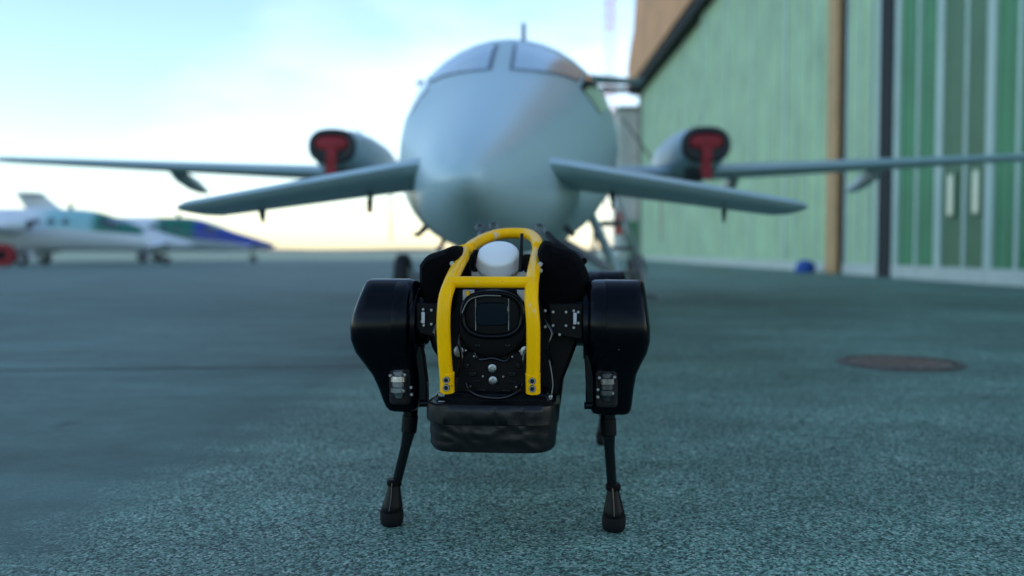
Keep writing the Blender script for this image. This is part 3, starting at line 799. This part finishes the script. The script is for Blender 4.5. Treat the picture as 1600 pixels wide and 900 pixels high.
# yellow cage
lpts = [(707, 613, 1.905), (705, 580, 1.895), (703, 545, 1.885), (702, 505, 1.88), (704, 470, 1.885), (709, 447, 1.91), (714, 425, 1.99), (719, 405, 2.10), (724, 389, 2.20), (740, 375, 2.32), (764, 366, 2.40), (788, 364.5, 2.42)]
rpts = [(841, 613, 1.905), (842, 580, 1.895), (843, 545, 1.885), (843, 505, 1.88), (840, 470, 1.885), (839, 447, 1.91), (837, 425, 1.99), (835, 405, 2.10), (833, 389, 2.20), (824, 374, 2.32), (808, 366, 2.40), (788, 364.5, 2.42)]
pl, pr = [Lc(*p) for p in lpts], [Lc(*p) for p in rpts]
path = smooth_path(pl + pr[::-1][1:], 5)
cage = MB().tube(path, .0147, 18).build('cage_tube', M['yellow'], robot, smooth=60)
MB().tube([Lc(708, 441, 1.915), Lc(838, 441, 1.915)], .0125, 16).build('cross_bar', M['yellow'], cage, smooth=60)
for x, y in ((721, 389), (839, 387)):
    c = Lc(x, y, 2.19)
    MB().box(c, (.042, .03, .024), Matrix.Translation(c) @ Matrix.Rotation(R(-14 if x < 780 else 14), 4, 'Y') @ Matrix.Translation(-c)).build('corner_gusset', M['yellow'], cage, bevel=.004)
# rear stays of the cage
for x0, x1 in ((726, 712), (836, 862)):
    MB().tube([Lc(x0, 392, 2.16), P(x1, 402, 2.45) - Vector((RX, RY, 0)), P(x1, 445, 2.75) - Vector((RX, RY, 0))], .011, 12).build('rear_stay', M['yellow'], cage)
for x in (706.5, 841.5):
    a, b_ = Lc(x, 582, 1.897), Lc(x, 613.5, 1.905)
    MB().tube([a, a + (b_ - a) * .12, b_], [.0165, .0157, .0157], 18).build('clamp_sleeve', M['yellow'], cage, bevel=.0015)
    for y in (594.5, 606.5):
        p = Lc(x, y, 1.884)
        bo = share(sock_me, 'bolt', cage, p)
        share(hole_me, 'bolt_socket', cage, p)
# antenna dome, its plate, rod aerial, wires
dc = Lc(775, 406, 2.13)
DM = Matrix.Translation(dc) @ Matrix.Rotation(R(37), 4, 'X')
dm = MB().lathe([(.040, -.016), (.054, -.015), (.0552, -.009), (.0535, -.006), (.0500, .012), (.0485, .0180), (.0455, .0215), (.038, .0240), (.020, .0258), (.0005, .0262)], 40, DM).build('antenna_dome', M['dome'], robot, smooth=50)
pt = MB().box(Lc(783, 428, 2.16), (.165, .06, .014)).build('antenna_plate', M['grey'], robot, bevel=.002)
MB().tube([Lc(812, 424, 2.08), Lc(812, 392, 2.09), Lc(813, 365, 2.10)], [.0058, .0046, .0040], 12).build('rod_aerial', M['plastic'], robot, bevel=.001)
MB().box(Lc(738, 408, 2.14), (.010, .02, .055)).build('plate_standoff', M['matte'], robot, bevel=.002)
MB().box(Lc(820, 412, 2.14), (.016, .02, .045)).build('plate_standoff', M['matte'], robot, bevel=.002)
MB().tube(smooth_path([Lc(731, 432, 2.12), Lc(730, 412, 2.12), Lc(735, 396, 2.12), Lc(741, 392, 2.13), Lc(742, 405, 2.14)]), .0028, 8).build('cable', M['matte'], robot)
for x, ys_ in ((708, (412, 423)), (846, (413, 423))):
    for y in ys_:
        share(bolt_me, 'bolt', cage, Lc(x, y, 2.02), scale=(1.8, 1.8, 1.8))
# towing shackles on the back
for x, y, D, k in ((749, 356, 2.75, 8), (770, 354, 2.75, 8), (843, 358, 2.75, 10)):
    c = P(x, y, D) - Vector((RX, RY, 0)) - Vector((.055, 0, 0))
    s_ = MB().torus(c, k / F * D * .75, .0045, Matrix.Rotation(R(75), 4, 'X') @ Matrix.Rotation(R(20), 4, 'Y'), 18, 8)
    s_.tube([c - Vector((0, 0, k / F * D * .7)), c - Vector((-.01, .02, .09))], .008, 8)
    s_.build('tow_shackle', M['shackle'], robot)
MB().tube(smooth_path([Lc(836, 366, 2.5), Lc(850, 378, 2.45), Lc(872, 392, 2.40), Lc(888, 398, 2.36), Lc(900, 408, 2.3)]), .009, 10).build('hose', M['matte'], robot)
MB().tube(smooth_path([Lc(858, 541, 1.98), Lc(866, 580, 1.97), Lc(868, 602, 1.97), Lc(866, 618, 1.96)]), .0012, 6).build('wire', M['greysteel'], robot)
MB().tube(smooth_path([Lc(734, 456, 1.98), Lc(738, 470, 1.97), Lc(733, 480, 1.98)]), .004, 8).build('hose', M['yellow'], robot)

# taped bumper box under the chest
def plan(hw, front, back, n=26):
    out = []
    for k in range(n + 1):
        u = -1 + 2 * k / n
        out.append((hw * u, front + (abs(u) ** 8) * .05))
    return out + [(hw, back), (-hw, back)]
bx0 = (Lc(678, 640, 1.92).x + Lc(877, 640, 1.92).x) / 2
hw = (Lc(877, 640, 1.92).x - Lc(678, 640, 1.92).x) / 2
def ringz(z, k=1.0, wob=0.0, ph=0.0):
    return [Vector((bx0 + x * k + wob * math.sin(13 * x / hw + ph), y * 1 + wob * math.sin(17 * x / hw + 2 * ph), z + wob * math.sin(9 * x / hw + ph))) for x, y in plan(hw, -.185, .28)]
zt, zb = .315, .216
def creased(z, k, amp, lift=0.0):
    out = []
    for x, y in plan(hw, -.185, .28, 64):
        p = Vector((x * 9.0 + z * 14, z * 22 - x * 4, 0.3))
        c = 1 - abs(mnoise.noise(p * 1.3)) * 2.2
        c2 = 1 - abs(mnoise.noise(Vector((x * 26 + z * 20, z * 30, 2.1)))) * 2.0
        d = amp * (max(c, 0) ** 3 + .5 * max(c2, 0) ** 3) + lift
        nx = 8 * abs(x / hw) ** 7 * math.copysign(.05, x) / hw
        nrm = Vector((nx, -1, 0)).normalized() if y < .2 else Vector((0, 0, 0))
        out.append(Vector((bx0 + x * k, y, z)) + nrm * d)
    return out
zz_ = [zt + (zb - zt) * i / 16 for i in range(17)]
rr_ = [creased(zt, .96, 0, -.004)] + [creased(z, 1.0 - .035 * (i / 16) ** 1.5 - (.025 if i == 16 else 0), (.0022 if 1 < i < 15 else .0008) if i < 16 else 0) for i, z in enumerate(zz_)]
bump_box = MB().loft(rr_).build('bumper_box', M['tape'], robot, smooth=50)
MB().loft([creased(z, k, .0022, l_) for z, k, l_ in ((zt + .0015, .985, .0), (zt - .001, 1.004, .0035), (zt - .012, 1.006, .0045), (zt - .026, 1.006, .0045), (zt - .039, 1.004, .004), (zt - .041, .99, .001))], False, False).build('tape_band', M['tape'], bump_box, smooth=50)
dk = prism([(690, 612), (860, 612), (874, 642), (682, 642)], 1.93, 2.2, 1.95, 'bumper_deck', M['plastic'], robot, bevel=.006)
for x, y in ((697, 618), (697, 630)):
    MB().box(Lc(x, y, 1.915), (.014, .008, .009), None).build('buckle', M['steel'], dk, bevel=.002)
MB().box(Lc(724, 637, 1.89), (.022, .01, .004)).build('buckle', M['grey'], dk, bevel=.001)
MB().box(Lc(868, 620, 1.915), (.008, .008, .012)).build('buckle', M['steel'], dk, bevel=.002)

# legs
thL = [(436.0, 579, 640, .012), (437.2, 574, 646, .022), (441, 571, 652, .036), (452, 568, 655, .058), (470, 562, 657, .078), (490, 556, 657, .089), (508, 552.5, 657, .092), (528, 553, 657, .089), (548, 559, 656, .078), (566, 571, 656, .066), (584, 584, 656, .058), (604, 593, 656, .052), (622, 599, 656, .048), (634, 604, 655, .044), (640, 609, 652, .038), (642.5, 615, 648, .028)]
thR = [(436.5, 935, 996, .012), (437.6, 926, 1001, .022), (441, 919, 1004, .036), (452, 916, 1006, .058), (470, 914, 1008, .078), (490, 913, 1010, .089), (508, 913, 1012, .092), (528, 914, 1012, .089), (546, 917, 1008, .078), (562, 920, 1000, .066), (580, 922, 992, .058), (604, 922, 988, .052), (622, 922, 986, .048), (634, 922, 984, .044), (640, 924, 981, .038), (642.5, 930, 976, .028)]
seam_x = {-1: 622, 1: 945}
legs = []
def leg(side, rows, shank, foot_x):
    parts = []
    mb = MB(); rings = []
    for y, xl, xr, dh in rows:
        a, b_ = Lc(xl, y, 2.05), Lc(xr, y, 2.05)
        cx, hx = (a.x + b_.x) / 2, (b_.x - a.x) / 2
        rings.append([Vector((cx + p[0] * hx, p[1] * dh, a.z)) for p in sup(36, 5)])
    mb.loft(rings)
    th = mb.build('thigh', M['plastic'], robot, smooth=50)
    sx = seam_x[side]
    cz = Lc(sx, 505, 2.05)
    cyl = Matrix.Translation(cz) @ Matrix.Rotation(R(90), 4, 'Y')
    s2 = 1 if side < 0 else -1     # towards the body
    w_ = .050
    # drum standing slightly proud, with a groove at the seam
    MB().lathe([(.080, s2 * .001), (.1005, s2 * .0015), (.1010, s2 * .004), (.1010, s2 * .024), (.096, s2 * .034), (.082, s2 * .040), (.080, s2 * w_)], 48, cyl).build('motor_drum', M['plastic'], th, smooth=40)
    # inner link beside the thigh
    if side < 0: lk = [(652, 542), (656, 560), (661, 600), (662, 634)]
    else: lk = [(921, 548), (923, 575), (924, 600), (924, 632)]
    MB().loft([[Vector((Lc(x, y, 2.0).x + a * .0095, -.03 + b_ * .016, Lc(x, y, 2.0).z)) for a, b_ in ((-1, -1), (1, -1), (1, 1), (-1, 1))] for x, y in lk]).build('link_arm', M['carbon'], th, smooth=0, bevel=.003)
    bx = 663 if side < 0 else 921
    MB().tube([Lc(bx - 6, 632, 2.0), Lc(bx + 7, 632, 2.0)], .008, 10).build('link_pin', M['plastic'], th, bevel=.001)
    # hydraulic fitting showing in the knee opening
    kx = 625 if side < 0 else 951
    kc = Lc(kx, 600, 1.985)
    MB().box(kc + Vector((0, .012, -.008)), (.048, .02, .085)).build('knee_opening', M['hole'], th, bevel=.008)
    if side < 0: fit_m = M['fitting']
    else: fit_m = mat('hydraulic_fitting_dark', (0.10, 0.105, 0.11), 0.3, metal=0.9, noise=0.3, nscale=120)
    ft = MB().lathe([(.010, .030), (.014, .026), (.014, .018), (.019, .016), (.020, .004), (.016, .002), (.016, -.008), (.019, -.010), (.019, -.020), (.013, -.024), (.008, -.034)], 20, Matrix.Translation(kc)).build('hydraulic_fitting', fit_m, th, smooth=30)
    for dx, dz in ((-.017, .018), (.016, .020), (.012, -.016), (.030 if side < 0 else -.02, -.008), (.031 if side < 0 else -.02, -.024)):
        share(bolt_me, 'bolt', th, kc + Vector((dx, -.010, dz)), scale=(1.1, 1.1, 1.1))
    share(bolt_me, 'bolt', th, Lc(595 if side < 0 else 970, 543, 1.972), scale=(1, 1, 1))
    ky = Lc(kx + 3, 633, 1.985)
    MB().box(ky + Vector((0, .012, 0)), (.026, .012, .003)).build('knee_lip', M['grey'], th, bevel=.0005)
    parts.append(th)
    # shank
    pts = [Lc(*p) for p in shank]
    an_ = pts[-1]
    sk = MB().tube(pts, [.0175, .0170, .0150, .0118, .0112, .0112], 16).build('shank', M['carbon'], robot, smooth=40)
    MB().tube([pts[1], pts[2]], .0185, 14).build('knee_sleeve', M['matte'], sk, bevel=.003)
    fc = Vector((Lc(foot_x, 820, 2.05).x, an_.y, 0))
    rings = []
    for z, r, k in ((.098, .0135, 1.0), (.088, .0150, .92), (.070, .0185, .6), (.050, .0232, .25), (.036, .0258, .05), (.034, .0250, .03)):
        rings.append([Vector((fc.x + (an_.x - fc.x) * k + r * math.cos(2 * math.pi * i / 24), fc.y + r * 1.1 * math.sin(2 * math.pi * i / 24), z)) for i in range(24)])
    MB().loft(rings).build('foot', M['footshell'], sk, smooth=60)
    MB().lathe([(.010, 0), (.0215, .0), (.0258, .006), (.0275, .018), (.0272, .032), (.0262, .037), (.010, .0375)], 24, Matrix.Translation(fc)).build('sole', M['rubber'], sk)
    MB().lathe([(.0165, -.006), (.0175, -.004), (.0175, .006), (.015, .009)], 18, Matrix.Translation(Vector((an_.x, an_.y, .100)))).build('ankle_collar', M['matte'], sk)
    MB().tube([Vector((an_.x - .002, an_.y - .016, .102)), Vector((an_.x + (fc.x - an_.x) * .5, fc.y - .0225, .066)), Vector((fc.x, fc.y - .0285, .040))], .0016, 6).build('foot_seam', M['carbon'], sk)
    parts.append(sk)
    legs.append(parts)
leg(-1, thL, [(640, 632, 2.05), (639.5, 650, 2.05), (637, 678, 2.05), (632, 700, 2.05), (619, 752, 2.05), (614, 772, 2.05)], 610)
leg(1, thR, [(949, 632, 2.05), (949, 650, 2.05), (950, 678, 2.05), (951.5, 700, 2.05), (955, 752, 2.05), (957, 772, 2.05)], 958)
for parts in legs:                       # hind legs: copies one body length behind
    for p in parts:
        c = p.copy(); col.objects.link(c); c.parent = robot; c.location = (0, .92, .0)
        for g in p.children:
            d = g.copy(); col.objects.link(d); d.parent = c
# hip joints of the hind legs
for xa, xb in ((640, 700), (880, 930)):
    a, b_ = Lc(xa, 500, 2.05), Lc(xb, 500, 2.05)
    MB().tube([a + Vector((0, .92, 0)), b_ + Vector((0, .92, 0))], .058, 24).build('hip_joint', M['plastic'], robot, bevel=.004)
